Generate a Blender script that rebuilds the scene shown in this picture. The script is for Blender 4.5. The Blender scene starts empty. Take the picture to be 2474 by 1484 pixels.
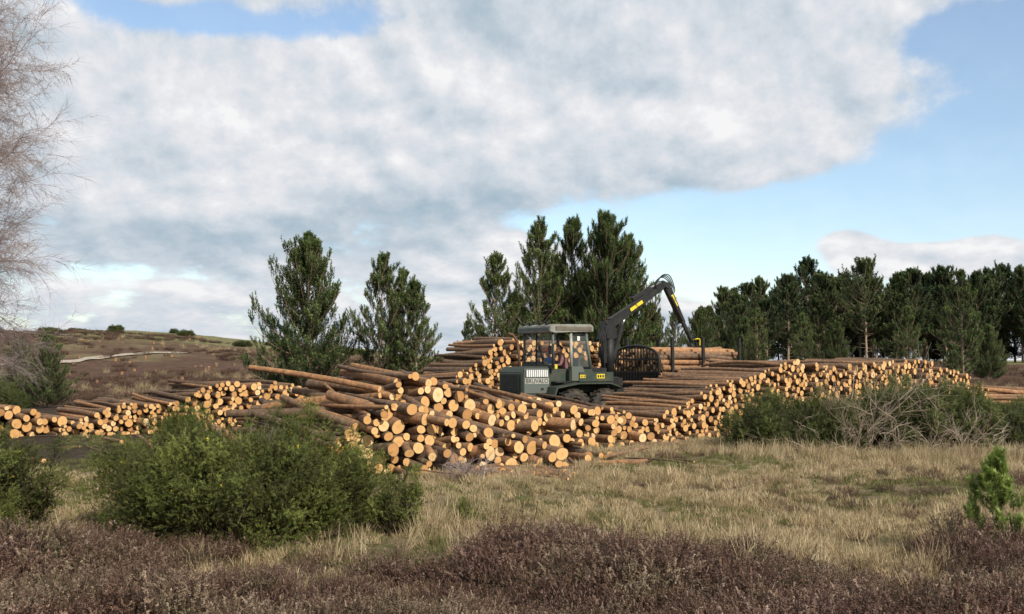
import bpy, bmesh, math, random
import numpy as np
from mathutils import Vector, Matrix
R=np.random.default_rng
rad=math.radians
scene=bpy.context.scene
col=scene.collection
# ------------------------------------------------------------ helpers
def link(o,parent=None):
    col.objects.link(o)
    if parent: o.parent=parent
    return o
def mesh_np(name,V,loops,sizes,mats=(),mi=None,attrs=None,smooth=False):
    me=bpy.data.meshes.new(name)
    V=np.asarray(V,dtype=np.float32)
    loops=np.asarray(loops,dtype=np.int32).ravel(); sizes=np.asarray(sizes,dtype=np.int32)
    me.vertices.add(len(V)); me.vertices.foreach_set('co',V.ravel())
    me.loops.add(len(loops)); me.loops.foreach_set('vertex_index',loops)
    me.polygons.add(len(sizes))
    st=np.concatenate([[0],np.cumsum(sizes)[:-1]]).astype(np.int32)
    me.polygons.foreach_set('loop_start',st)
    for m in mats: me.materials.append(m)
    if mi is not None: me.polygons.foreach_set('material_index',np.asarray(mi,dtype=np.int32))
    me.update(calc_edges=True)
    if smooth is not False:
        s=np.ones(len(sizes),bool) if smooth is True else smooth
        me.polygons.foreach_set('use_smooth',s)
    if attrs:
        for k,a in attrs.items():
            a=np.asarray(a,dtype=np.float32)
            if a.ndim==1:
                at=me.attributes.new(k,'FLOAT','POINT'); at.data.foreach_set('value',a)
            else:
                at=me.attributes.new(k,'FLOAT_VECTOR','POINT'); at.data.foreach_set('vector',a.ravel())
    me.validate()
    return me
class MB:
    def __init__(s): s.V=[];s.L=[];s.S=[];s.M=[];s.T=[];s.n=0
    def add(s,V,F,mi,tint):
        V=np.asarray(V).reshape(-1,3);F=np.asarray(F)
        s.V.append(V);s.L.append((F+s.n).ravel());s.S.append(np.full(len(F),F.shape[1]));s.M.append(np.full(len(F),mi))
        s.T.append(np.broadcast_to(tint,(len(V),)) if np.ndim(tint)==0 else np.asarray(tint));s.n+=len(V)
    def mesh(s,name,mats,smooth=False):
        return mesh_np(name,np.concatenate(s.V),np.concatenate(s.L),np.concatenate(s.S),mats,np.concatenate(s.M),{'tint':np.concatenate(s.T)},smooth)
def frames(D,rng,roll=True):
    D=D/np.linalg.norm(D,axis=1,keepdims=True)
    up=np.where(np.abs(D[:,2:3])>0.95,np.array([[1.,0,0]]),np.array([[0,0,1.]]))
    X=np.cross(up,D);X/=np.linalg.norm(X,axis=1,keepdims=True);Y=np.cross(D,X)
    if roll:
        a=rng.uniform(0,6.283,len(D))[:,None];X,Y=X*np.cos(a)+Y*np.sin(a),-X*np.sin(a)+Y*np.cos(a)
    return np.stack([X,Y,D],axis=2)
def tubes(mb,P0,P1,R0,R1,k,mi,tint,rng):
    P0=np.asarray(P0,float);P1=np.asarray(P1,float);R0=np.asarray(R0,float);R1=np.asarray(R1,float)
    D=P1-P0+1e-9
    M=frames(D,rng,False)
    a=np.arange(k)*2*math.pi/k
    ring=np.stack([np.cos(a),np.sin(a),np.zeros(k)],1)
    A=np.einsum('nij,kj->nki',M,ring)
    V=np.concatenate([P0[:,None]+A*R0[:,None,None],P1[:,None]+A*R1[:,None,None]],1)
    i=np.arange(k);j=(i+1)%k
    F=np.stack([i,j,j+k,i+k],1)
    n=len(P0)
    FF=(F[None]+(np.arange(n)*2*k)[:,None,None]).reshape(-1,4)
    t=np.repeat(np.broadcast_to(tint,(n,)),2*k)
    mb.add(V,FF,mi,t)
def scatter(mb,T,F,pos,dirs,scale,mi,tint,rng):
    M=frames(dirs,rng)*np.asarray(scale)[:,None,None]
    V=np.einsum('nij,mj->nmi',M,T)+pos[:,None]
    n=len(pos);m=len(T)
    FF=(F[None]+(np.arange(n)*m)[:,None,None]).reshape(-1,F.shape[1])
    mb.add(V,FF,mi,np.repeat(tint,m))
def needles(n,L,nl,w,ang,rng,t0=0.0):
    t=rng.uniform(t0,1,n)*L;a=rng.uniform(0,6.283,n);e=np.radians(ang)*rng.uniform(.7,1.3,n)
    d=np.stack([np.cos(a)*np.sin(e),np.sin(a)*np.sin(e),np.cos(e)],1)
    s=np.stack([-np.sin(a),np.cos(a),0*a],1)
    b=np.stack([0*t,0*t,t],1)
    l=nl*rng.uniform(.7,1.2,n)[:,None]
    V=np.stack([b-s*w/2,b+s*w/2,b+d*l],1).reshape(-1,3)
    return V,np.arange(3*n).reshape(-1,3)
# ------------------------------------------------------------ materials
def mat(name):
    m=bpy.data.materials.new(name);m.use_nodes=True
    nt=m.node_tree;return m,nt,nt.nodes['Principled BSDF']
def ramp(nt,fac,stops):
    r=nt.nodes.new('ShaderNodeValToRGB')
    e=r.color_ramp.elements
    while len(e)<len(stops): e.new(.5)
    for x,(p,c) in zip(e,stops): x.position=p;x.color=(*c,1)
    nt.links.new(fac,r.inputs[0]);return r.outputs[0]
def mixc(nt,fac,a,b,mode='MIX'):
    m=nt.nodes.new('ShaderNodeMix');m.data_type='RGBA';m.blend_type=mode
    for s,i in ((fac,0),(a,6),(b,7)):
        if isinstance(s,(int,float)): m.inputs[i].default_value=s
        elif isinstance(s,tuple): m.inputs[i].default_value=(*s,1)
        else: nt.links.new(s,m.inputs[i])
    return m.outputs[2]
def noise(nt,vec,scale,detail=4,rough=.55,out='Fac'):
    n=nt.nodes.new('ShaderNodeTexNoise');n.inputs['Scale'].default_value=scale;n.inputs['Detail'].default_value=detail;n.inputs['Roughness'].default_value=rough
    if vec is not None: nt.links.new(vec,n.inputs['Vector'])
    return n.outputs[out]
def mth(nt,op,*a,clamp=False):
    m=nt.nodes.new('ShaderNodeMath');m.operation=op;m.use_clamp=clamp
    for i,x in enumerate(a):
        if isinstance(x,(int,float)): m.inputs[i].default_value=x
        else: nt.links.new(x,m.inputs[i])
    return m.outputs[0]
def smap(nt,v,a,b,c=0.,d=1.):
    m=nt.nodes.new('ShaderNodeMapRange');m.interpolation_type='SMOOTHSTEP'
    nt.links.new(v,m.inputs[0])
    for i,x in zip((1,2,3,4),(a,b,c,d)): m.inputs[i].default_value=x
    return m.outputs[0]
def bump(nt,b,h,s,dist=.02):
    n=nt.nodes.new('ShaderNodeBump');n.inputs['Strength'].default_value=s;n.inputs['Distance'].default_value=dist
    nt.links.new(h,n.inputs['Height']);nt.links.new(n.outputs[0],b.inputs['Normal'])
def attr(nt,name):
    a=nt.nodes.new('ShaderNodeAttribute');a.attribute_name=name;return a
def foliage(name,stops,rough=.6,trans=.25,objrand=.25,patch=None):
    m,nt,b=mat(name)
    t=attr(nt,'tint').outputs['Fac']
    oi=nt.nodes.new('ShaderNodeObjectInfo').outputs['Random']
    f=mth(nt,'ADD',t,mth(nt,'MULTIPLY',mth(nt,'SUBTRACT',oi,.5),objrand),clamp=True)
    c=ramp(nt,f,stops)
    if patch:   # patches of differently coloured plants across the ground
        g=nt.nodes.new('ShaderNodeNewGeometry').outputs['Position']
        for sc,lo,hi,am,stp in patch:
            c=mixc(nt,mth(nt,'MULTIPLY',smap(nt,noise(nt,g,sc,3,.6),lo,hi),am),c,ramp(nt,f,stp))
    nt.links.new(c,b.inputs['Base Color']);b.inputs['Roughness'].default_value=rough
    b.inputs['Specular IOR Level'].default_value=.25
    if trans:
        tr=nt.nodes.new('ShaderNodeBsdfTranslucent');nt.links.new(c,tr.inputs[0])
        mx=nt.nodes.new('ShaderNodeMixShader');mx.inputs[0].default_value=trans
        nt.links.new(b.outputs[0],mx.inputs[1]);nt.links.new(tr.outputs[0],mx.inputs[2])
        nt.links.new(mx.outputs[0],nt.nodes['Material Output'].inputs[0])
    return m
def plain(name,c,rough=.5,metal=0.,dirt=.35,scale=4.,dirtc=(.12,.09,.06)):
    m,nt,b=mat(name)
    g=nt.nodes.new('ShaderNodeTexCoord').outputs['Object']
    n=noise(nt,g,scale,6,.65)
    f=mth(nt,'MULTIPLY',smap(nt,n,.42,.7),dirt)
    c2=mixc(nt,f,c,dirtc)
    nt.links.new(c2,b.inputs['Base Color'])
    nt.links.new(smap(nt,n,.3,.7,max(rough-.12,.05),min(rough+.2,1)),b.inputs['Roughness'])
    b.inputs['Metallic'].default_value=metal;b.inputs['Specular IOR Level'].default_value=.3
    return m
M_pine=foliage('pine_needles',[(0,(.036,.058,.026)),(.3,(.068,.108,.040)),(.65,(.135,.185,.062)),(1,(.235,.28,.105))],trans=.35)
M_ypine=foliage('young_pine_needles',[(0,(.07,.11,.025)),(.4,(.14,.21,.05)),(1,(.32,.40,.11))],trans=.35)
M_pine_far=foliage('pine_needles_dark',[(0,(.028,.050,.028)),(.35,(.055,.090,.042)),(.75,(.11,.15,.062)),(1,(.18,.21,.09))],trans=.35,objrand=.5)
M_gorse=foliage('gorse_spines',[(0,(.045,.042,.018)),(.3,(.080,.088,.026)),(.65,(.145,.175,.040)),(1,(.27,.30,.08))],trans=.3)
M_gorse_dk=foliage('gorse_spines_dark',[(0,(.035,.034,.016)),(.3,(.062,.070,.026)),(.65,(.105,.13,.036)),(1,(.17,.19,.06))],trans=.3)  # darker green of the gorse bushes farther out
M_heather=foliage('heather_sprigs',[(0,(.045,.026,.018)),(.4,(.120,.068,.048)),(.75,(.21,.130,.098)),(1,(.34,.25,.19))],trans=.15,objrand=.4,
  patch=[(.9,.48,.60,.85,[(0,(.05,.04,.025)),(.4,(.15,.105,.065)),(.75,(.25,.19,.125)),(1,(.38,.31,.22))]),(.55,.52,.64,.7,[(0,(.03,.014,.010)),(.4,(.085,.038,.028)),(.75,(.16,.082,.062)),(1,(.26,.16,.12))]),(1.6,.60,.70,.6,[(0,(.04,.035,.02)),(.4,(.09,.09,.04)),(.75,(.15,.15,.07)),(1,(.24,.22,.12))])])
M_grass=foliage('dry_grass_blades',[(0,(.18,.13,.065)),(.4,(.36,.275,.155)),(.8,(.53,.43,.27)),(1,(.62,.53,.36))],trans=.3,objrand=.3,
  patch=[(.5,.5,.64,.55,[(0,(.11,.09,.04)),(.4,(.24,.205,.10)),(.8,(.38,.32,.17)),(1,(.48,.41,.25))]),(.8,.54,.66,.6,[(0,(.14,.08,.05)),(.4,(.28,.19,.12)),(.8,(.42,.32,.22)),(1,(.52,.42,.31))])])
M_ggrass=foliage('green_grass_blades',[(0,(.07,.08,.025)),(.5,(.16,.16,.06)),(1,(.30,.27,.12))],trans=.3)
M_twig=foliage('bare_twigs',[(0,(.13,.095,.09)),(.5,(.26,.20,.19)),(1,(.42,.36,.34))],trans=0)
M_dead=foliage('dead_branches',[(0,(.12,.085,.055)),(.5,(.28,.22,.16)),(1,(.46,.39,.30))],trans=0)
M_stem=foliage('gorse_stems',[(0,(.05,.035,.02)),(.5,(.11,.08,.045)),(1,(.22,.17,.11))],trans=0)
M_flower=foliage('gorse_flowers',[(0,(.45,.33,.02)),(1,(.7,.52,.04))],trans=.2)
M_trunk=foliage('pine_bark',[(0,(.12,.09,.065)),(.5,(.27,.20,.14)),(1,(.42,.33,.25))],trans=0)
M_bark,nt,b=mat('log_bark')
t=attr(nt,'tint').outputs['Fac'];g=nt.nodes.new('ShaderNodeTexCoord').outputs['Object']
n1=noise(nt,g,9,6,.7);n2=noise(nt,g,45,4,.7)
f=mth(nt,'ADD',mth(nt,'MULTIPLY',t,.6),mth(nt,'MULTIPLY',smap(nt,n1,.3,.7),.42),clamp=True)
c=ramp(nt,f,[(0,(.055,.040,.032)),(.3,(.135,.092,.064)),(.55,(.22,.135,.082)),(.8,(.39,.20,.095)),(1,(.52,.31,.16))])
c=mixc(nt,smap(nt,n2,.5,.75,0,.6),c,(.05,.035,.028))
nt.links.new(c,b.inputs['Base Color']);b.inputs['Roughness'].default_value=.9;b.inputs['Specular IOR Level'].default_value=.2
bump(nt,b,mth(nt,'ADD',n1,n2),.8,.025)
M_cut,nt,b=mat('log_cut_end')
t=attr(nt,'tint').outputs['Fac'];u=attr(nt,'luv').outputs['Vector'];g=nt.nodes.new('ShaderNodeTexCoord').outputs['Object']
vl=nt.nodes.new('ShaderNodeVectorMath');vl.operation='LENGTH';nt.links.new(u,vl.inputs[0]);r_=vl.outputs['Value']
n1=noise(nt,g,14,5,.6)
rr=mth(nt,'ADD',r_,mth(nt,'MULTIPLY',n1,.12))
ring=mth(nt,'MULTIPLY',mth(nt,'ADD',mth(nt,'SINE',mth(nt,'MULTIPLY',rr,52.)),1.),.5)
base=ramp(nt,t,[(0,(.40,.20,.07)),(.35,(.60,.335,.12)),(.7,(.72,.45,.19)),(1,(.80,.59,.33))])
c=mixc(nt,mth(nt,'MULTIPLY',ring,.22),base,(.36,.17,.06))
c=mixc(nt,smap(nt,rr,.10,.55,.5,0.),c,(.52,.25,.08))
c=mixc(nt,smap(nt,n1,.5,.75,0,.35),c,(.30,.19,.11))
c=mixc(nt,smap(nt,r_,.9,.95),c,(.10,.06,.04))
nt.links.new(c,b.inputs['Base Color']);b.inputs['Roughness'].default_value=.8
# ------------------------------------------------------------ terrain
def sst(x,a,b):
    t=np.clip((x-a)/(b-a),0,1);return t*t*(3-2*t)
def gz(x,y,micro=True):
    x=np.asarray(x,float);y=np.asarray(y,float)
    A=1.5+0.9*sst(-x,-25,5)+2.6*sst(-x,5,50)
    z=A*sst(y,45,122)
    z=z+.35*np.sin(x*.06+1.3)*np.sin(y*.045)*sst(y,60,110)+.5*np.sin(x*.11)*sst(y,90,120)*sst(-x,-5,30)*.6
    z=z-sst(y,160,500)*1.5
    if micro:
        n=(.035*np.sin(x*1.9+.7*np.sin(y*1.3))*np.sin(y*1.7+.5*np.sin(x*1.1))+.05*np.sin(x*.63+2)*np.sin(y*.51+1))
        z=z+n*np.where(y<16,1.5,1.0)
    return z
def axis(lo,hi,c0,c1,fine,g=1.09):
    a=list(np.arange(c0,c1,fine));s=fine;v=a[-1]
    while v<hi: s*=g;v+=s;a.append(v)
    s=fine;v=a[0];pre=[]
    while v>lo: s*=g;v-=s;pre.append(v)
    return np.array(pre[::-1]+a)
xs=axis(-3500,3500,-28,28,.3);ys=axis(-300,4500,3,60,.3,1.06)
X,Y=np.meshgrid(xs,ys);nx=len(xs);ny=len(ys)
Z=gz(X,Y)
V=np.stack([X,Y,Z],2).reshape(-1,3)
i=np.arange(nx-1);j=np.arange(ny-1);I,J=np.meshgrid(i,j);q=(J*nx+I).ravel()
F=np.stack([q,q+1,q+1+nx,q+nx],1)
M_ground,nt,b=mat('heath_ground')
g=nt.nodes.new('ShaderNodeNewGeometry').outputs['Position']
sp=nt.nodes.new('ShaderNodeSeparateXYZ');nt.links.new(g,sp.inputs[0]);gx,gy=sp.outputs[0],sp.outputs[1]
nA=noise(nt,g,.35,5,.6);nB=noise(nt,g,1.7,6,.65);nC=noise(nt,g,14,6,.75);nD=noise(nt,g,.07,5,.6);nE=noise(nt,g,60,3,.7)
tan=ramp(nt,nC,[(.25,(.13,.10,.06)),(.45,(.25,.195,.115)),(.6,(.36,.285,.175)),(.8,(.48,.40,.27))])
grn=ramp(nt,nC,[(.3,(.07,.08,.03)),(.55,(.15,.155,.06)),(.8,(.25,.24,.11))])
hea=ramp(nt,nC,[(.3,(.04,.028,.020)),(.5,(.095,.060,.043)),(.75,(.18,.125,.095))])
mud=ramp(nt,nC,[(.3,(.03,.024,.02)),(.55,(.07,.052,.040)),(.8,(.16,.12,.085))])
c=mixc(nt,smap(nt,nB,.46,.62),tan,grn)
c=mixc(nt,smap(nt,nA,.5,.68,0,.7),c,hea)
yy=mth(nt,'ADD',gy,mth(nt,'MULTIPLY',mth(nt,'SUBTRACT',nA,.5),6.))
c=mixc(nt,smap(nt,yy,9.4,11,1.,0.),c,hea)
def ell(cx,cy,sx,sy,lo=.8,hi=1.2):
    a=mth(nt,'POWER',mth(nt,'DIVIDE',mth(nt,'SUBTRACT',gx,cx),sx),2.);d=mth(nt,'POWER',mth(nt,'DIVIDE',mth(nt,'SUBTRACT',gy,cy),sy),2.)
    s=mth(nt,'ADD',mth(nt,'ADD',a,d),mth(nt,'MULTIPLY',mth(nt,'SUBTRACT',nB,.5),1.3))
    return smap(nt,s,lo,hi,1.,0.)
c=mixc(nt,ell(-9,24.0,9,5.6),c,mixc(nt,smap(nt,nB,.48,.6,0,.35),mud,grn))
c=mixc(nt,ell(2,23,8,3.2),c,mixc(nt,.45,mud,tan))
c=mixc(nt,ell(-12,42,26,7.5),c,mud)
c=mixc(nt,ell(6,33,16,7),c,mixc(nt,.3,mud,tan))
far=mixc(nt,smap(nt,nD,.52,.64,0,.6),mixc(nt,.45,ramp(nt,nB,[(.35,(.065,.036,.026)),(.55,(.14,.080,.055)),(.75,(.22,.15,.10))]),hea),mixc(nt,smap(nt,nB,.4,.6),tan,grn))
yy2=mth(nt,'ADD',gy,mth(nt,'MULTIPLY',mth(nt,'SUBTRACT',nD,.5),40.))
c=mixc(nt,smap(nt,yy2,46,52),c,far)
rg=mixc(nt,smap(nt,nB,.4,.65),(.13,.15,.055),(.28,.23,.14))
c=mixc(nt,smap(nt,yy2,98,106,0,.9),c,rg)
nt.links.new(c,b.inputs['Base Color']);b.inputs['Roughness'].default_value=.95;b.inputs['Specular IOR Level'].default_value=.1
bump(nt,b,mth(nt,'ADD',mth(nt,'ADD',nB,nC),mth(nt,'MULTIPLY',nE,.6)),.9,.09)
link(bpy.data.objects.new('ground',mesh_np('ground',V,F,np.full(len(F),4),[M_ground],smooth=True)))
M_sand,nt,b=mat('sandy_track')
g=nt.nodes.new('ShaderNodeTexCoord').outputs['Object']
nt.links.new(ramp(nt,noise(nt,g,2,6,.7),[(.3,(.20,.16,.12)),(.5,(.33,.28,.22)),(.7,(.42,.37,.31))]),b.inputs['Base Color']);b.inputs['Roughness'].default_value=.95
pts=np.array([(-46,72),(-40,74.5),(-36.2,77),(-34.6,79.5),(-34.2,82.5),(-33.4,86),(-31.4,89.6),(-29.6,91.3)])
tt=np.linspace(0,len(pts)-1,60);px=np.interp(tt,range(len(pts)),pts[:,0]);py=np.interp(tt,range(len(pts)),pts[:,1])
w=.62+.15*np.sin(tt*5)
dx=np.gradient(px);dy=np.gradient(py);l=np.hypot(dx,dy);ox=-dy/l;oy=dx/l
rows=[]
for s in np.linspace(-1,1,5):
    rows.append(np.stack([px+ox*w*s,py+oy*w*s,gz(px+ox*w*s,py+oy*w*s)+.08],1))
V=np.concatenate(rows);n=60;F=[]
for k in range(4):
    for i in range(n-1): F.append((k*n+i,k*n+i+1,(k+1)*n+i+1,(k+1)*n+i))
link(bpy.data.objects.new('dirt_track',mesh_np('dirt_track',V,F,np.full(len(F),4),[M_sand],smooth=True)))
# ------------------------------------------------------------ logs
def log_mesh(name,P,A,L,R0,R1,T,rng,k=14):
    P=np.asarray(P,float);A=np.asarray(A,float);n=len(P)
    A=A/np.linalg.norm(A,axis=1,keepdims=True)
    L=np.asarray(L,float);R0=np.asarray(R0,float);R1=np.asarray(R1,float)
    M=frames(A,rng)
    nr=6;a=np.arange(k)*2*math.pi/k
    wob=1+.06*np.cos(2*a[None]+rng.uniform(0,6.28,(n,1)))+rng.normal(0,.025,(n,k))
    bend=rng.normal(0,.012,(n,2))*L[:,None]
    rings=[]
    for q in range(nr):
        t=q/(nr-1)
        r=(R0*(1-t)+R1*t)[:,None]*wob*(1+rng.normal(0,.025,(n,k))*(0<q<nr-1))
        off=bend*math.sin(math.pi*t)
        loc=np.stack([np.cos(a)[None]*r+off[:,0:1],np.sin(a)[None]*r+off[:,1:2],np.broadcast_to((L*t)[:,None],(n,k))],2)
        rings.append(P[:,None]+np.einsum('nij,nkj->nki',M,loc))
    V=np.concatenate(rings+[rings[0],rings[-1]],1)
    per=V.shape[1]
    i=np.arange(k);j=(i+1)%k
    side=np.concatenate([np.stack([i+q*k,j+q*k,j+(q+1)*k,i+(q+1)*k],1) for q in range(nr-1)])
    c0=(np.arange(k)[::-1]+nr*k)[None];c1=(np.arange(k)+(nr+1)*k)[None]
    off=(np.arange(n)*per)[:,None,None]
    Ls=np.concatenate([(side[None]+off).ravel(),(c0[None]+off).ravel(),(c1[None]+off).ravel()])
    ns=len(side)*n
    S=np.concatenate([np.full(ns,4),np.full(2*n,k)]);mi=np.concatenate([np.zeros(ns),np.ones(2*n)])
    uv=np.stack([np.cos(a),np.sin(a),0*a],1)
    luv=np.zeros((n,per,3));luv[:,nr*k:(nr+1)*k]=uv;luv[:,(nr+1)*k:]=uv
    tint=np.repeat(T,per)
    return mesh_np(name,V.reshape(-1,3),Ls,S,[M_bark,M_cut],mi,{'tint':tint,'luv':luv.reshape(-1,3)},smooth=(mi==0))
def pack(L,h,rf,nmax,rng,cand=50):
    xs=np.zeros(0);zs=np.zeros(0);rs=np.zeros(0);fail=0
    while len(xs)<nmax and fail<25:
        r=rf();cx=rng.uniform(0,L,cand)
        if len(xs):
            dx=np.abs(cx[:,None]-xs[None]);s=r+rs[None]
            zz=np.where(dx<s,zs[None]+np.sqrt(np.maximum(s*s-dx*dx,0)),0).max(1);z=np.maximum(zz,r)
        else: z=np.full(cand,r)
        ok=z+r*.6<h(cx)
        if not ok.any(): fail+=1;continue
        zc=np.where(ok,z,9e9);q=zc.argmin()
        xs=np.append(xs,cx[q]);zs=np.append(zs,z[q]);rs=np.append(rs,r)
    return xs,zs,rs
def pile(name,start,run,ax,L,hpts,rmean,rstd,llen,seed,lean=.15,djit=.12,ajit=2.,nmax=2500,zbase=0.,rmin=.042,tb=.45,parent=None,wob=.08):
    rng=R(seed);run=np.array(run)/np.hypot(*run);ax=np.array(ax)/np.hypot(*ax)
    hx,hy=zip(*hpts)
    h=lambda x:np.interp(x,hx,hy)+wob*np.sin(x*2.3+seed)
    x,z,r=pack(L,h,lambda:max(rmin,rng.normal(rmean,rstd)),nmax,rng)
    n=len(x)
    d=lean*z+rng.normal(0,djit,n)
    bx=start[0]+run[0]*x+ax[0]*d;by=start[1]+run[1]*x+ax[1]*d
    P=np.stack([bx,by,z+zbase+gz(bx,by,False)-.03],1)
    th=np.radians(rng.normal(0,ajit,n));c,s=np.cos(th),np.sin(th)
    A=np.stack([ax[0]*c-ax[1]*s,ax[0]*s+ax[1]*c,np.tan(np.radians(rng.normal(0,ajit*.5,n)))],1)
    LL=llen*rng.uniform(.85,1.08,n)
    T=np.clip(rng.normal(tb,.26,n),0,1)
    o=bpy.data.objects.new(name,log_mesh(name,P,A,LL,r*.97,r*rng.uniform(.75,.95,n),T,rng))
    link(o,parent);return o
pile('log_pile',(3.0,25.0),(.86,.51),(-.62,.78),14.6,[(0,.2),(1.2,.75),(2.4,1.15),(3.5,1.5),(5,1.82),(6.2,2.02),(7.8,1.86),(10,2.05),(11.6,1.98),(13.2,1.68),(14.1,1.1),(14.6,.35)],.070,.018,3.0,1,lean=.14,djit=.11,tb=.5,wob=.05)
# front jumbled heap
pile('log_pile',(-4.1,17.8),(1,.10),(-.50,.87),5.2,[(0,.25),(.7,.5),(1.5,.95),(2.1,1.2),(2.8,1.1),(3.6,.95),(4.5,.65),(5.2,.3)],.078,.027,3.0,2,lean=.60,djit=.20,ajit=13,tb=.5)
pile('log_pile',(-3.6,19.2),(1,.18),(-.60,.80),5.0,[(0,.6),(.9,1.15),(1.7,1.72),(2.3,1.65),(3.2,1.35),(4,1.25),(5.0,.9)],.082,.026,3.0,3,lean=.35,djit=.2,ajit=11,tb=.45)
rng=R(33);P=[];A=[];LL=[];rr=[]
for _ in range(20):
    P.append((rng.uniform(-3.2,-2.0),rng.uniform(19.4,20.6),rng.uniform(.35,1.3)));a=rng.normal(2.75,.10);A.append((math.cos(a),math.sin(a),rng.normal(-.03,.03)));LL.append(rng.uniform(2.4,3.4));rr.append(rng.uniform(.07,.11))
P=[(x,y,min(z,1.5-abs(x+2.3)*.7)) for x,y,z in P];rr=np.array(rr)
link(bpy.data.objects.new('log_pile',log_mesh('log_pile',P,A,LL,rr,rr*.8,np.clip(rng.normal(.4,.25,20),0,1),rng)))
pile('log_pile',(-.7,20.6),(.78,.62),(-.50,.86),6.0,[(0,1.0),(1.2,1.15),(2.6,1.1),(4,.9),(5,.65),(6,.3)],.078,.022,3.0,4,lean=.4,djit=.2,ajit=8)
pile('log_pile',(-2.0,25.8),(.9,.43),(-.62,.78),3.6,[(0,.9),(1.2,1.25),(2.2,1.15),(3.6,.6)],.08,.02,3.2,14,lean=.2,djit=.2,ajit=4)
# left stacks
pile('log_pile',(-11.6,26.2),(.90,.44),(-.66,.75),6.6,[(0,.4),(1.5,.8),(3,1.05),(4.2,1.35),(5.6,1.5),(6.3,1.3),(6.6,.6)],.072,.018,3.0,5,lean=.25,djit=.14,ajit=3)
pile('log_pile',(-15.5,25.0),(.93,.36),(-.75,.66),4.9,[(0,1.0),(1.6,.95),(3,.85),(3.7,.5),(4.3,.45),(4.9,.25)],.11,.025,3.0,6,lean=.2,djit=.15,ajit=3,rmin=.06)
# stack behind the machine
pile('log_pile',(-2.7,36.2),(1,.08),(-.62,.78),8.,[(0,.5),(.9,1.4),(1.8,2.2),(2.6,2.75),(4,2.8),(6,2.6),(8,2.3)],.095,.022,3.0,7,lean=.2,djit=.15,ajit=3)
pile('log_pile',(5.4,36.8),(.9,.3),(-.8,.6),6.,[(0,1.6),(2,1.7),(4,1.5),(6,1.2)],.09,.02,3.0,17,lean=.2,djit=.15,ajit=3)
pile('log_pile',(17.6,32.4),(.25,.97),(-.97,.25),3.2,[(0,.5),(1,1.0),(2.5,1.0),(3.2,.7)],.085,.02,3.2,8,lean=.1,djit=.25,ajit=4,tb=.75)
pile('log_pile',(17.0,29.6),(.2,.98),(-.98,.15),1.6,[(0,.3),(.6,.5),(1.6,.5)],.075,.02,2.6,9,lean=.1,djit=.25,ajit=5,tb=.75)
rng=R(21);P=[];A=[];LL=[];rr=[]
for cx,cy,n,sx,sy,rm in ((-5,20.5,26,2.2,1.6,.08),(1.0,20.2,26,1.6,1.4,.08),(3.0,23.0,20,2.2,.8,.06),(-8.5,23.5,14,3,1.6,.06),(3.5,18.9,5,1.5,.4,.02),(-1,16.6,9,2.5,.4,.03),(-4.3,18.1,26,1.0,.7,.08),(0,17.5,26,1.4,.4,.07),(15.5,29.5,16,1.2,1.2,.07)):
    for _ in range(n):
        x=rng.normal(cx,sx*.6);y=rng.normal(cy,sy*.6);a=rng.normal(2.2,.7);r=rng.uniform(.018,rm)
        P.append((x,y,float(gz(x,y))+r*.8+rng.uniform(0,.05)));A.append((math.cos(a),math.sin(a),rng.normal(0,.04)));LL.append(rng.uniform(.5,1.8));rr.append(r)
rr=np.array(rr)
link(bpy.data.objects.new('loose_logs',log_mesh('loose_logs',P,A,LL,rr,rr*.8,np.clip(rng.normal(.45,.25,len(P)),0,1),rng,10)))
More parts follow.
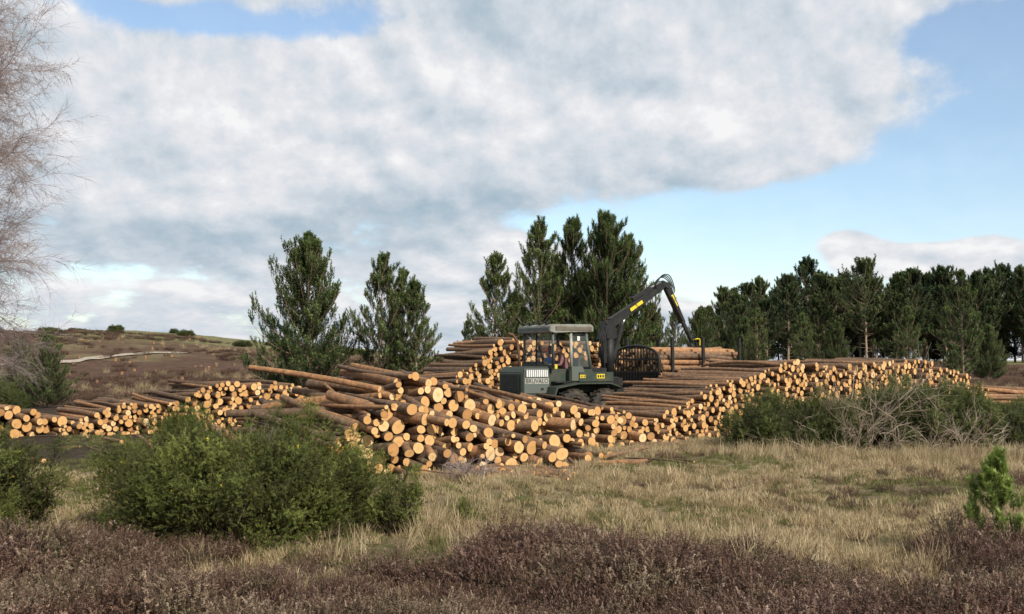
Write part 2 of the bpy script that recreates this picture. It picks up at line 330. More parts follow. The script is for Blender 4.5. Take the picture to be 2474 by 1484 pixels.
# ------------------------------------------------------------ pines
def gen_pine(name,H,Rad,seed,crown=.1,ls=1.2,mats=None,nw=.034,dz=.40,nn=22,shape=.6,low=.45,inner=.30,var=.25):
    rng=R(seed);mb=MB();S0=[];S1=[];A0=[];A1=[];TT=[];sp=[];sd=[];ss=[];st=[]
    pr=H*.0125
    nseg=12;tr=[]
    lean=rng.normal(0,.012,2)
    for i in range(nseg+1):
        t=i/nseg;tr.append(np.array([lean[0]*H*t+.03*math.sin(t*7+seed),lean[1]*H*t,H*t-.1]))
    for i in range(nseg):
        S0.append(tr[i]);S1.append(tr[i+1]);A0.append(pr*(1-i/nseg)+.012*H/8);A1.append(pr*(1-(i+1)/nseg)+.012*H/8);TT.append(.6)
    def trunk(z):
        t=np.clip(z/H,0,1)*nseg;i=min(int(t),nseg-1);return tr[i]*(1-(t-i))+tr[i+1]*(t-i)
    z=crown*H
    zz=H*.06
    while zz<crown*H:
        for _ in range(3):
            a=rng.uniform(0,6.28);l=Rad*rng.uniform(.15,.4);b0=trunk(zz);S0.append(b0);S1.append(b0+np.array([math.cos(a)*l,math.sin(a)*l,l*rng.uniform(-.2,.3)]));A0.append(.018*H/8);A1.append(.006*H/8);TT.append(.4)
        zz+=.45
    sect=rng.uniform(1-var,1.15,8)
    while z<H*.985:
        t=(z-crown*H)/(H*(1-crown))
        prof=(1-t)**shape*(low+(1-low)*min(1,t/.28))
        nb=int(rng.integers(5,8)) if t<.85 else 4
        a0=rng.uniform(0,6.28)
        wl=rng.uniform(1-var*1.4,1.18)
        for bi in range(nb):
            a=a0+bi*6.283/nb+rng.normal(0,.25)
            Lb=(Rad*prof*wl*sect[int(a/6.283*8)%8]*rng.uniform(.70,1.2)+.15*H/8)
            e=rad(rng.normal(10,10)+32*t);cur=trunk(z+rng.uniform(-.12,.12)*dz*2).copy();ns=5
            bt=rng.normal(0,.10)
            for s in range(ns):
                ee=e+rad(48)*(s/ns)**1.3
                d=np.array([math.cos(a)*math.cos(ee),math.sin(a)*math.cos(ee),math.sin(ee)])
                nx_=cur+d*Lb/ns
                rs_=min(1,H/5)
                S0.append(cur);S1.append(nx_);r0=(.006+.012*Lb/1.5);A0.append((r0*(1-s/ns)+.005)*rs_);A1.append((r0*(1-(s+1)/ns)+.005)*rs_);TT.append(.35)
                f=(s+.5)/ns
                if f>inner or t>.75:
                    k=3 if Lb>1.2 else (2 if Lb>.4 else 1)
                    for side in (-1,1):
                        for kk in range(k):
                            q=cur+(nx_-cur)*rng.uniform(0,1)
                            aa=a+side*rng.uniform(.5,1.15);e2=ee+rng.uniform(.1,.75)
                            d2=np.array([math.cos(aa)*math.cos(e2),math.sin(aa)*math.cos(e2),math.sin(e2)])
                            l2=(.32*Lb*(1-.6*f)+.12*min(1,H/5))*rng.uniform(.5,1.1)
                            m=max(1,int(l2/(.17*ls)))
                            S0.append(q);S1.append(q+d2*l2);A0.append(.006*rs_);A1.append(.003*rs_);TT.append(.3)
                            for w in range(m):
                                g=(w+rng.uniform(.3,1))/m
                                dd=d2+np.array([rng.normal(0,.25),rng.normal(0,.25),.6+rng.normal(0,.25)])
                                sp.append(q+d2*l2*g);sd.append(dd);ss.append(rng.uniform(.7,1.15)*ls)
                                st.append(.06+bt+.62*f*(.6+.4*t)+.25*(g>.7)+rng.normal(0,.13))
                cur=nx_
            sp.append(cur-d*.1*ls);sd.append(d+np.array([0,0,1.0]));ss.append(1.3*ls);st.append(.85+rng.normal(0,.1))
        z+=dz*rng.uniform(.75,1.25)*(1 if t<.8 else .7)
    for k in range(5):
        sp.append(trunk(H*.99)+np.array([0,0,k*.04*ls]));sd.append(np.array([rng.normal(0,.3),rng.normal(0,.3),1.]));ss.append(1.1*ls);st.append(.8)
    tubes(mb,S0,S1,A0,A1,5,0,np.array(TT),rng)
    T,F=needles(nn,.26,.115,nw,52,rng)
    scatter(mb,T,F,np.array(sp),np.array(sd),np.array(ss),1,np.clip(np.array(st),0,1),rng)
    return mb.mesh(name,mats or [M_trunk,M_pine])
def place(name,me,x,y,s=1.,rz=0.,parent=None,sz=None):
    o=bpy.data.objects.new(name,me);o.location=(x,y,float(gz(x,y)));o.scale=(s,s,sz or s);o.rotation_euler=(0,0,rz);link(o,parent);return o
pA=gen_pine('pine_a',8.0,3.7,1,crown=.03,shape=.72,low=.85,dz=.30,var=.15,inner=.2)
pB=gen_pine('pine_b',7.4,2.3,2,crown=.10,dz=.42,shape=.6)
pC=gen_pine('pine_c',10.5,3.1,3,crown=.12,dz=.42,shape=.55)
pD=gen_pine('pine_d',10.,3.5,4,crown=.06,shape=.55,dz=.36,inner=.25,var=.2)
pE=gen_pine('pine_e',9.6,3.0,7,crown=.10,shape=.5,dz=.40)
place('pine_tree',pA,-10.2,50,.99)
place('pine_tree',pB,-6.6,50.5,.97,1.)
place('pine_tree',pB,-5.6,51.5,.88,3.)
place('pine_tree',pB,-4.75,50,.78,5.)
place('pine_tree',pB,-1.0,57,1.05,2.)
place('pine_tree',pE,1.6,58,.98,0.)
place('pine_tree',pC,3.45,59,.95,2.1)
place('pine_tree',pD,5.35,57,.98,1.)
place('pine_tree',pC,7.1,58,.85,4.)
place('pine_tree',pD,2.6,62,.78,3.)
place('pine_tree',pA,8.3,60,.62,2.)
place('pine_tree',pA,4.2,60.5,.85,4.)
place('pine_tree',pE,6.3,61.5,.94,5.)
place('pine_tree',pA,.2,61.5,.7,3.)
place('pine_tree',pB,-3.2,72,.55,2.)
place('pine_tree',pA,-2.4,76,.45,1.)
place('pine_tree',pA,-19.4,42.,.38,2.)
place('pine_tree',pA,-21.8,44.5,.36,.3)
ff=dict(ls=2.0,mats=[M_trunk,M_pine_far],nw=.05,nn=16)
fA=gen_pine('forest_pine_a',12.,3.7,11,crown=.25,dz=.52,shape=.42,**ff)
fB=gen_pine('forest_pine_b',11.5,3.4,12,crown=.33,dz=.52,shape=.38,**ff)
fC=gen_pine('forest_pine_c',11.,3.5,13,crown=.06,dz=.52,shape=.55,**ff)
forest=bpy.data.objects.new('pine_forest',None);link(forest)
rng=R(5)
for row,(yy,n) in enumerate(((112,18),(117,20),(122,22),(129,24),(136,26),(145,24))):
    for k in range(n):
        x=25+row*.6+(k+rng.uniform(-.4,.4))*(2.9 if row>3 else 3.1)
        y=yy+rng.uniform(-2,2)-(x-25)*.12
        me=([fA,fB,fC][int(rng.integers(0,3))] if row<2 else [fA,fB][k%2]) if row<4 else fC
        s=rng.uniform(.78,1.04)*(.68+.3*min(1,(x-24)/9))*(1+.14*max(0,(x-60)/10))
        place('forest_pine',me,x,y,s*.98,rng.uniform(0,6.28),forest,s*rng.uniform(.88,1.02)*(.93 if row<2 else 1.0)*(.96 if row>3 else 1))
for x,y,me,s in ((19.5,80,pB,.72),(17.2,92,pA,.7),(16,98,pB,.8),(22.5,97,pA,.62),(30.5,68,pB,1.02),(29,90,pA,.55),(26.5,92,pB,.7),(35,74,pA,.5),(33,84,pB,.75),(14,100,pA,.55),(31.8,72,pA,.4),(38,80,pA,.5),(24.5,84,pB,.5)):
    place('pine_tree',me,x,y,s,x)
# ------------------------------------------------------------ gorse
def gen_gorse(name,rx,ry,h,ncl,nsh,seed,sl=.12,nw=.008,nl=.024,nn=22,flower=.02,mats=None,wood=1.,tb=0.,spread=.12):
    rng=R(seed);mb=MB()
    a=rng.uniform(0,6.283,ncl);u=rng.uniform(0.05,1,ncl)**.6
    rad_=rng.uniform(.62,1.10,ncl)*(1+.13*np.sin(a*3+seed))
    el=np.arccos(np.clip(u,0,1))
    tip=np.stack([np.cos(a)*np.sin(el*1.0+.15)*rx*rad_,np.sin(a)*np.sin(el+.15)*ry*rad_,np.maximum(np.cos(el)*h*rad_,.10*h)],1)
    base=tip*np.array([.45,.45,0])
    mid=(base+tip)*.5+rng.normal(0,.07,(ncl,3))+np.stack([tip[:,0]*.10,tip[:,1]*.10,0*a],1)
    mid[:,2]=np.maximum(mid[:,2],.04)
    tubes(mb,base,mid,np.full(ncl,.012)*wood,np.full(ncl,.007)*wood,4,0,rng.uniform(.1,.8,ncl),rng)
    tubes(mb,mid,tip,np.full(ncl,.007)*wood,np.full(ncl,.003)*wood,4,0,rng.uniform(.1,.8,ncl),rng)
    ci=rng.integers(0,ncl,nsh);t=1-rng.uniform(0,1,nsh)**1.2*.9
    sc=min(rx,h)
    pos=mid[ci]*(1-t)[:,None]+tip[ci]*t[:,None]+rng.normal(0,spread,(nsh,3))*sc*(1.30-t)[:,None]
    pos[:,2]=np.maximum(pos[:,2],.02)
    out=pos/np.array([rx,ry,h]);
    d=out*.8+np.array([0,0,.30])+rng.normal(0,.65,(nsh,3))
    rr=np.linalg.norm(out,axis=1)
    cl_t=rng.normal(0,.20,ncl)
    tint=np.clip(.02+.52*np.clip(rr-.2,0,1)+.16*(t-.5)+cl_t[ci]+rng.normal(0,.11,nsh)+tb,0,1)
    T,F=needles(nn,sl,nl,nw,60,rng)
    scatter(mb,T,F,pos,d,rng.uniform(.45,1.15,nsh),1,tint,rng)
    nf=int(nsh*flower)
    if nf:
        q=rng.integers(0,nsh,nf)
        T2,F2=needles(8,.04,.014,.012,70,rng)
        dn=d[q]/np.linalg.norm(d[q],axis=1,keepdims=True)
        scatter(mb,T2,F2,pos[q]+dn*sl*.6,d[q],np.ones(nf),2,rng.uniform(0,1,nf),rng)
    return mb.mesh(name,mats or [M_stem,M_gorse,M_flower])
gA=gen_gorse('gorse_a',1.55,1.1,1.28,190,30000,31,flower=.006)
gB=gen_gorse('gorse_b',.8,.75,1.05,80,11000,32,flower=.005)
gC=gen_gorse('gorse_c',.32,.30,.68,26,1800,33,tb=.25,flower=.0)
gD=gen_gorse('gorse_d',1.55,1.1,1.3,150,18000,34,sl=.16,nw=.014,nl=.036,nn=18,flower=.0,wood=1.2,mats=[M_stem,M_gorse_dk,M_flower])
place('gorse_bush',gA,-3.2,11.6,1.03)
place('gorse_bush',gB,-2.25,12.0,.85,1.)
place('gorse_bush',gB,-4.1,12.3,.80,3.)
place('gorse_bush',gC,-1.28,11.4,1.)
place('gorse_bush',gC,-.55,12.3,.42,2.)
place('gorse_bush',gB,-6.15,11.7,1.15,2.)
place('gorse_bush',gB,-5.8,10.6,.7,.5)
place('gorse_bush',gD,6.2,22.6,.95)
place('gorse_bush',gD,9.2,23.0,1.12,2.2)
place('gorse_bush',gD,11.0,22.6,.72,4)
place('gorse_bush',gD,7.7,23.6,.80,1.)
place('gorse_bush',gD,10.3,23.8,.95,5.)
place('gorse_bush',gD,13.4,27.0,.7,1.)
rng=R(77)
for k in range(34):
    x=rng.uniform(-62,-6);y=rng.uniform(100,124)
    place('gorse_bush',gD,x,y,rng.uniform(.4,.9),rng.uniform(0,6),None,rng.uniform(.2,.5))
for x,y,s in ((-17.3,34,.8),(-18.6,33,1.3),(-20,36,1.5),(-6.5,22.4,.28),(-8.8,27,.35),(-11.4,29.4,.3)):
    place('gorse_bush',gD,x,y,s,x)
def gen_dead(name,n,rx,ry,h,seed,m):
    rng=R(seed);mb=MB();S0=[];S1=[];A0=[];A1=[];T=[]
    def grow(p,d,l,r,dep,t):
        ns=4
        for s in range(ns):
            d=d+rng.normal(0,.16,3);d/=np.linalg.norm(d)
            q=p+d*l/ns;q[2]=max(q[2],.03)
            S0.append(p);S1.append(q);A0.append(r*(1-.7*s/ns));A1.append(r*(1-.7*(s+1)/ns));T.append(t)
            if dep>0:
                for _ in range(2 if rng.random()<.6 else 1):
                    dd=d+rng.normal(0,.55,3);dd/=np.linalg.norm(dd)
                    grow(q,dd,l*rng.uniform(.4,.7),r*.5,dep-1,t)
            p=q
    for _ in range(n):
        a=rng.uniform(0,6.28);u=rng.uniform(0,.9)
        p=np.array([math.cos(a)*rx*u,math.sin(a)*ry*u,.02])
        d=np.array([math.cos(a)*u*1.1+rng.normal(0,.3),math.sin(a)*u+rng.normal(0,.3),rng.uniform(.3,1.0)]);d/=np.linalg.norm(d)
        grow(p,d,h*rng.uniform(.5,1.),.015,2,rng.uniform(.2,1))
    tubes(mb,S0,S1,A0,A1,4,0,np.array(T),rng)
    return mb.mesh(name,[m])
dA=gen_dead('dead_a',17,1.5,.7,1.1,41,M_dead)
dB=gen_dead('dead_b',10,.5,.4,1.75,42,M_dead)
place('dead_gorse_bush',dA,7.7,21.6,1.0)
place('dead_gorse_bush',dA,9.5,21.5,.8,2.)
place('dead_gorse_bush',dB,7.5,22.6,1.15)
place('dead_gorse_bush',dB,6.2,22.4,.75,2.)
place('brushwood',gen_dead('brush',20,.8,.3,.5,43,M_twig),-.7,16.9,.7)
place('brushwood',gen_dead('brush2',20,1.2,.5,.6,44,M_twig),-4.8,19.0,1.)
yp=gen_pine('young_pine',1.0,.42,51,crown=.06,ls=.50,mats=[M_trunk,M_ypine],nw=.020,dz=.11,nn=60,shape=.55,low=.7,var=.15)
place('young_pine_tree',yp,4.88,10.2,1.0)
# ------------------------------------------------------------ bare birch
def gen_birch(name,seed):
    rng=R(seed);mb=MB();S0=[];S1=[];A0=[];A1=[];T=[]
    def grow(p,d,l,r,dep):
        ns=5 if dep>0 else 3
        for s in range(ns):
            d=d+rng.normal(0,.12,3)
            d[2]+= (.05 if dep>=2 else -.07)
            d/=np.linalg.norm(d)
            q=p+d*l/ns
            S0.append(p);S1.append(q);A0.append(r*(1-.75*s/ns));A1.append(r*(1-.75*(s+1)/ns));T.append(np.clip(.35+.25*(3-dep)/3+rng.normal(0,.15),0,1))
            if dep>0:
                nb=(2 if dep>1 else 3)
                for _ in range(nb):
                    dd=d*1.0+rng.normal(0,.62,3);dd/=np.linalg.norm(dd)
                    grow(q,dd,l*rng.uniform(.38,.62),max(r*.42,.0028),dep-1)
            p=q
    H=10.5;tr=[np.array([.25*math.sin(i*.9),.2*math.cos(i*.7),H*i/12]) for i in range(13)]
    for i in range(12):
        S0.append(tr[i]);S1.append(tr[i+1]);A0.append(.15*(1-i/12.5));A1.append(.15*(1-(i+1)/12.5));T.append(.9)
    z=.9
    while z<H:
        i=min(int(z/H*12),11);f=z/H*12-i;p=tr[i]*(1-f)+tr[i+1]*f
        t=z/H;L=(2.75*(math.sin(math.pi*min(1,t*.75+.22)))**.7)*rng.uniform(.8,1.1)*(1 if t<.8 else .75)
        for _ in range(2):
            a=rng.normal(0,.95)
            e=.30+.5*t
            grow(p,np.array([math.cos(a)*math.cos(e),math.sin(a)*math.cos(e),math.sin(e)]),L,.026,3)
        z+=.25
    tubes(mb,S0,S1,A0,A1,3,0,np.array(T),rng)
    return mb.mesh(name,[M_twig])
place('birch_tree',gen_birch('birch',61),-13.2,20.5,1.0)
# ------------------------------------------------------------ heather and grass
def clump(name,n,rx,h,kind,seed,m):
    rng=R(seed);mb=MB()
    a=rng.uniform(0,6.283,n);u=np.sqrt(rng.uniform(0,1,n))
    base=np.stack([np.cos(a)*u*rx*.7,np.sin(a)*u*rx*.7,0*a],1)
    k_=.85 if kind=='heather' else .35
    lean=np.stack([np.cos(a)*u*k_,np.sin(a)*u*k_,np.ones(n)],1)+rng.normal(0,.24,(n,3))
    lean/=np.linalg.norm(lean,axis=1,keepdims=True)
    l=h*rng.uniform(.45,1.1,n)*(1-.25*u)
    tip=base+lean*l[:,None]
    if kind=='heather':
        tubes(mb,base,tip,np.full(n,.0035),np.full(n,.002),3,0,rng.uniform(0,.35,n),rng)
        T,F=needles(14,.085,.015,.011,65,rng)
        for f,tt in ((1.,.66),(.8,.48),(.6,.30),(.4,.15)):
            for _ in range(2 if f>.7 else 1):
                scatter(mb,T,F,base+(tip-base)*f-lean*.05+rng.normal(0,.016,(n,3)),lean+rng.normal(0,.55,(n,3)),rng.uniform(.6,1.2,n),0,np.clip(tt+rng.normal(0,.17,n),0,1),rng)
    else:
        mid=base+lean*l[:,None]*.5+np.array([0,0,.02])*h
        dr=rng.uniform(.0,.3,n)[:,None]
        az_=rng.uniform(0,6.28,n)
        drop=tip+np.stack([np.cos(az_),np.sin(az_),-.5+0*az_],1)*l[:,None]*dr
        w=.0032
        s=np.stack([-np.sin(a),np.cos(a),0*a],1)*w
        s=s+rng.normal(0,w*.6,(n,3))
        V=np.stack([base-s,base+s,mid+s*.8,mid-s*.8,drop],1).reshape(-1,3)
        k=np.arange(n)*5
        t=np.repeat(np.clip(rng.normal(.5,.22,n),0,1),5)
        mb.add(V,np.stack([k,k+1,k+2,k+3],1),0,t)
        mb.add(V,np.stack([k+3,k+2,k+4],1),0,t)
    me=mb.mesh(name,[m]);return bpy.data.objects.new(name,me)
def instancer(name,child,x,y,s,rng,tilt=.12,dz=0.):
    n=len(x);z=gz(x,y)+dz
    a=rng.uniform(0,6.283,n)
    nrm=np.stack([rng.normal(0,tilt,n),rng.normal(0,tilt,n),np.ones(n)],1);nrm/=np.linalg.norm(nrm,axis=1,keepdims=True)
    X_=np.stack([np.cos(a),np.sin(a),0*a],1);X_-=nrm*(X_*nrm).sum(1,keepdims=True);X_/=np.linalg.norm(X_,axis=1,keepdims=True)
    Y_=np.cross(nrm,X_);C=np.stack([x,y,z],1);h=(s/2)[:,None]
    V=np.stack([C-X_*h-Y_*h,C+X_*h-Y_*h,C+X_*h+Y_*h,C-X_*h+Y_*h],1).reshape(-1,3)
    F=np.arange(4*n).reshape(-1,4)
    o=bpy.data.objects.new(name,mesh_np(name,V,F,np.full(n,4)));link(o)
    o.instance_type='FACES';o.use_instance_faces_scale=True;o.show_instancer_for_render=False;o.show_instancer_for_viewport=False
    link(child,o);return o
rng=R(91)
def region(n,x0,x1,y0,y1,keep):
    x=rng.uniform(x0,x1,n);y=rng.uniform(y0,y1,n);k=keep(x,y);return x[k],y[k]
nz=lambda x,y,f=1.:.5+.25*(np.sin(x*1.1*f+2.1*np.sin(y*.7*f))+np.sin(y*1.9*f+1.7*np.sin(x*.9*f)))
edge=lambda x:9.3+.55*np.sin(x*1.3)+.4*np.sin(x*2.9+1)+.5*np.exp(-((x-.5)/1.5)**2)-.9*np.exp(-((x-3.4)/.6)**2)
for q in range(3):
    ch=clump('heather_clump',110,.34,.40,'heather',100+q,M_heather)
    x,y=region(1400,-8,8.5,4.5,12,lambda x,y:(y<edge(x)+rng.normal(0,.6,len(x)))&(nz(x,y,1.3)>.16))
    instancer('heather',ch,x,y,rng.uniform(.45,1.05,len(x))*(.45+1.0*nz(x,y,1.1)),rng,.3)
ch=clump('heather_clump',60,.4,.34,'heather',110,M_heather)
x,y=region(1300,-12,16,10,24,lambda x,y:(nz(x,y,.45)>.66)&~((y>16)&(x<3)))
instancer('heather',ch,x,y,rng.uniform(.3,.65,len(x)),rng)
ch=clump('heather_clump',60,.45,.34,'heather',111,M_heather)
x,y=region(5200,-62,0,40,108,lambda x,y:(nz(x,y,.12)>.3)&(y>44)&(np.abs(x/y)<.55)&~((np.abs(x+34)<8)&(y>68)&(y<93)&(rng.random(len(x))<.85)))
instancer('heather',ch,x,y,rng.uniform(.7,1.3,len(x)),rng)
x,y=region(1800,4,45,42,105,lambda x,y:(nz(x,y,.12)>.3)&(np.abs(x/y)<.55))
ch=clump('heather_clump',60,.45,.34,'heather',112,M_heather)
instancer('heather',ch,x,y,rng.uniform(.8,1.5,len(x)),rng)
notpile=lambda x,y:~((y>16.8)&(x>-5.)&(x<3+ (y-25)*1.0))
for q in range(3):
    ch=clump('dry_grass_clump',110,.26,(.15,.21,.32)[q],'grass',120+q,M_grass)
    x,y=region((7500,4600,1900)[q],-11,17,8.6,29,lambda x,y:(np.abs(x/y)<.58)&notpile(x,y)&~((x<-1.5)&(y>17.5))&(nz(x,y,.6)>(.22,.42,.60)[q])&(y>edge(x)-.5)&~((y>25.5)&(x<13.2)))
    instancer('dry_grass',ch,x,y,rng.uniform(.4,1.15,len(x)),rng,.25)
ch=clump('green_grass_clump',100,.28,.11,'grass',130,M_ggrass)
x,y=region(5600,-11,17,9,26,lambda x,y:(np.abs(x/y)<.58)&notpile(x,y)&(nz(x,y,.6)<.58))
instancer('green_grass',ch,x,y,rng.uniform(.5,1.1,len(x)),rng,.2)
ch=clump('tall_grass_clump',46,.22,.62,'grass',131,M_grass)
xx=[];yy=[]
for cx,cy,n,sx,sy in ((8.8,20.4,360,3.2,.7),(12,21.0,130,2,.8),(-4.6,13.6,60,.7,.8),(-5.0,10.6,30,.5,.6),(-1.0,12.0,20,.5,.5),(.6,10.4,24,1.4,.4),(3.6,9.9,36,1.0,.5),(-3.2,8,5,2,1),(4.8,11.2,20,.7,.5),(-4.4,8.0,8,.5,.5)):
    xx.append(rng.normal(cx,sx,n));yy.append(rng.normal(cy,sy,n))
xx=np.concatenate(xx);yy=np.concatenate(yy);instancer('tall_dry_grass',ch,xx,yy,rng.uniform(.4,.9,len(xx)),rng,.15)
ch=clump('tall_grass_clump',70,.3,.5,'grass',132,M_grass)
xx=[];yy=[]
for cx,cy,n,sx,sy in ((-19,56,60,2.5,1.5),(-12,53,60,3,1.),(-20,70,60,4,1.5),(-26,60,40,4,1.5),(-23,98,90,8,2),(-8,70,40,3,2),(-1.5,60,40,2,3),(30,60,100,6,4),(15,62,90,4,4),(13,50,60,3,3),(20,40,120,4,2)):
    xx.append(rng.normal(cx,sx,n));yy.append(rng.normal(cy,sy,n))
xx=np.concatenate(xx);yy=np.concatenate(yy);instancer('tall_dry_grass',ch,xx,yy,rng.uniform(.7,1.4,len(xx)),rng,.15)
P=[];rr=[]
for _ in range(90):
    y=rng.uniform(58,116);x=-rng.uniform(.03,.5)*y;P.append((x,y,float(gz(x,y))-.05));rr.append(rng.uniform(.06,.13))
rr=np.array(rr)
link(bpy.data.objects.new('tree_stumps',log_mesh('tree_stumps',P,rng.normal(0,.05,(90,3))+np.array([0,0,1]),rng.uniform(.2,.4,90),rr*1.15,rr,np.clip(rng.normal(.6,.15,90),0,1),rng,8)))
# ------------------------------------------------------------ forwarder
G_dark=plain('paint_dark_green',(.036,.052,.042),.55,0,.4)
G_mid=plain('paint_grey_green',(.10,.125,.115),.5,0,.4)
G_light=plain('paint_light_grey',(.36,.37,.34),.5,0,.4)
G_roof=plain('roof_paint',(.24,.25,.225),.55,0,.5)
G_white=plain('vent_white',(.72,.74,.74),.5,0,.2)
G_black=plain('black_steel',(.016,.017,.018),.55,0.,.3,4,(.06,.05,.04))
G_rub=plain('tyre_rubber',(.035,.032,.03),.85,0,.8,6,(.15,.11,.075))
G_yel=plain('yellow_label',(.70,.55,.03),.5,0,.1)
G_ink=plain('label_black',(.02,.02,.02),.6,0,0)
G_chr=plain('hydraulic_rod',(.45,.46,.48),.3,.9,.1)
G_seat=plain('seat_fabric',(.04,.04,.045),.9)
G_orange=plain('orange_plastic',(.85,.13,.02),.4,0,.1)
G_brown=plain('exhaust_rust',(.13,.075,.045),.8,.2)
Mg,nt,b=mat('cab_glass');b.inputs['Base Color'].default_value=(.35,.42,.42,1);b.inputs['Roughness'].default_value=.04;b.inputs['Alpha'].default_value=.13
fw=bpy.data.objects.new('forwarder',None);link(fw)
fw.location=(1.42,32.,0.);fw.rotation_euler=(0,0,rad(210))
def bm_obj(name,bm,m,parent,bev=0.,smooth=False):
    if bev: bmesh.ops.bevel(bm,geom=bm.edges[:],offset=bev,segments=2,affect='EDGES',clamp_overlap=True)
    bmesh.ops.recalc_face_normals(bm,faces=bm.faces[:])
    me=bpy.data.meshes.new(name);bm.to_mesh(me);bm.free();me.materials.append(m)
    if smooth:
        for p in me.polygons: p.use_smooth=True
    return link(bpy.data.objects.new(name,me),parent)
def box(name,x0,x1,y0,y1,z0,z1,m,bev=.015,parent=None):
    bm=bmesh.new();bmesh.ops.create_cube(bm,size=1)
    for v in bm.verts: v.co=Vector(((x0+x1)/2+v.co.x*(x1-x0),(y0+y1)/2+v.co.y*(y1-y0),(z0+z1)/2+v.co.z*(z1-z0)))
    return bm_obj(name,bm,m,parent or fw,min(bev,.3*min(abs(x1-x0),abs(y1-y0),abs(z1-z0))))
def prism(name,prof,y0,y1,m,bev=.02,parent=None):
    bm=bmesh.new();a=[bm.verts.new((x,y0,z)) for x,z in prof];c=[bm.verts.new((x,y1,z)) for x,z in prof]
    bm.faces.new(a);bm.faces.new(c[::-1]);n=len(a)
    for i in range(n): bm.faces.new((a[i],c[i],c[(i+1)%n],a[(i+1)%n]))
    return bm_obj(name,bm,m,parent or fw,bev)
def tube(name,pts,r,m,parent=None,k=10,r1=None):
    bm=bmesh.new();pts=[Vector(p) for p in pts];rings=[];n=len(pts)
    prev=None
    for i,p in enumerate(pts):
        d=(pts[min(i+1,n-1)]-pts[max(i-1,0)]).normalized()
        u=(prev if prev else (Vector((0,1,0)) if abs(d.y)<.9 else Vector((1,0,0))));u=(u-d*u.dot(d)).normalized();prev=u;w=d.cross(u)
        rr=r if r1 is None else r+(r1-r)*i/(n-1)
        rings.append([bm.verts.new(p+(u*math.cos(2*math.pi*j/k)+w*math.sin(2*math.pi*j/k))*rr) for j in range(k)])
    for a,c in zip(rings,rings[1:]):
        for j in range(k): bm.faces.new((a[j],a[(j+1)%k],c[(j+1)%k],c[j]))
    bm.faces.new(rings[0][::-1]);bm.faces.new(rings[-1])
    return bm_obj(name,bm,m,parent or fw,0,True)
def beam(name,p,q,w,h0,h1,m,bev=.01):
    p=Vector(p);q=Vector(q);d=(q-p).normalized();up=Vector((0,1,0)).cross(d).normalized()
    if up.z<0: up=-up
    bm=bmesh.new();vs=[]
    for c,h in ((p,h0),(q,h1)):
        for sy,su in ((-1,-1),(1,-1),(1,1),(-1,1)): vs.append(bm.verts.new(c+Vector((0,sy*w/2,0))+up*su*h/2))
    for f in ((0,1,2,3),(7,6,5,4),(0,4,5,1),(1,5,6,2),(2,6,7,3),(3,7,4,0)): bm.faces.new([vs[i] for i in f])
    return bm_obj(name,bm,m,fw,bev)
def wheel(name,x,y,r=.56,w=.5):
    bm=bmesh.new();N=36
    prof=[(.05,.12),(.10,.13),(.20,.06),(.27,.16),(.31,.24),(.42,.26),(.50,.24),(.535,.17),(.54,0)]
    prof=[(a*r/.56,b*w/.5) for a,b in prof];prof=prof+[(a,-b) for a,b in prof[:-1][::-1]]
    rings=[[bm.verts.new((math.cos(2*math.pi*j/N)*a,b,math.sin(2*math.pi*j/N)*a)) for j in range(N)] for a,b in prof]
    for a,c in zip(rings,rings[1:]):
        for j in range(N): bm.faces.new((a[j],a[(j+1)%N],c[(j+1)%N],c[j]))
    bm.faces.new(rings[0]);bm.faces.new(rings[-1][::-1])
    for j in range(20):
        for sd in (-1,1):
            t=2*math.pi*(j+.25*sd)/20
            g=bmesh.ops.create_cube(bm,size=1)['verts']
            Mx=Matrix.Rotation(-t,4,'Y')@Matrix.Translation((r*.98,sd*w*.25,0))@Matrix.Rotation(sd*.5,4,'X')@Matrix.Diagonal((r*.10,w*.5,.05,1))
            bmesh.ops.transform(bm,matrix=Mx,verts=g)
    o=bm_obj(name,bm,G_rub,fw);o.location=(x,y,r-.02);
    bm=bmesh.new();bmesh.ops.create_cone(bm,cap_ends=True,segments=20,radius1=.17,radius2=.13,depth=.36)
    bmesh.ops.rotate(bm,verts=bm.verts,matrix=Matrix.Rotation(math.pi/2*(-1 if y>0 else 1),3,'X'))
    h=bm_obj(name+'_hub',bm,G_mid,fw,.01);h.location=(x,y,r-.02)
for i,(x,y) in enumerate(((.12,1.02),(-1.05,1.02),(.12,-1.02),(-1.05,-1.02),(-4.5,1.02),(-5.65,1.02),(-4.5,-1.02),(-5.65,-1.02))): wheel('wheel_%d'%(i+1),x,y)
for s in (-1,1):
    box('bogie_%s'%('a' if s>0 else 'b'),-.95,.05,s*.68-.08,s*.68+.08,.42,.70,G_black)
    box('rear_bogie_%s'%('a' if s>0 else 'b'),-5.6,-4.5,s*.68-.08,s*.68+.08,.42,.70,G_black)
    prism('mudguard_%s'%('a' if s>0 else 'b'),[(.85,.85),(.75,1.14),(-.05,1.26),(-1.2,1.26),(-1.72,1.1),(-1.76,1.1),(-1.24,1.30),(-.04,1.30),(.80,1.18),(.90,.85)],s*.74,s*1.26,G_dark,.005)
box('front_chassis',-1.9,1.5,-.5,.5,.6,.98,G_black)
box('rear_chassis',-7.2,-2.1,-.35,.35,.72,1.05,G_black)
tube('articulation_joint',[(-1.95,0,.5),(-1.95,0,1.15)],.2,G_black)
prism('hood',[(.72,.88),(1.60,.88),(1.70,.98),(1.70,1.60),(1.56,1.78),(.72,1.80)],-.72,.72,G_dark,.03)
box('radiator_grille',1.705,1.73,-.55,.55,1.05,1.55,G_black,.005)
for k in range(9): box('grille_bar_%d'%k,1.73,1.745,-.52,.52,1.08+k*.052,1.10+k*.052,G_dark,.002)
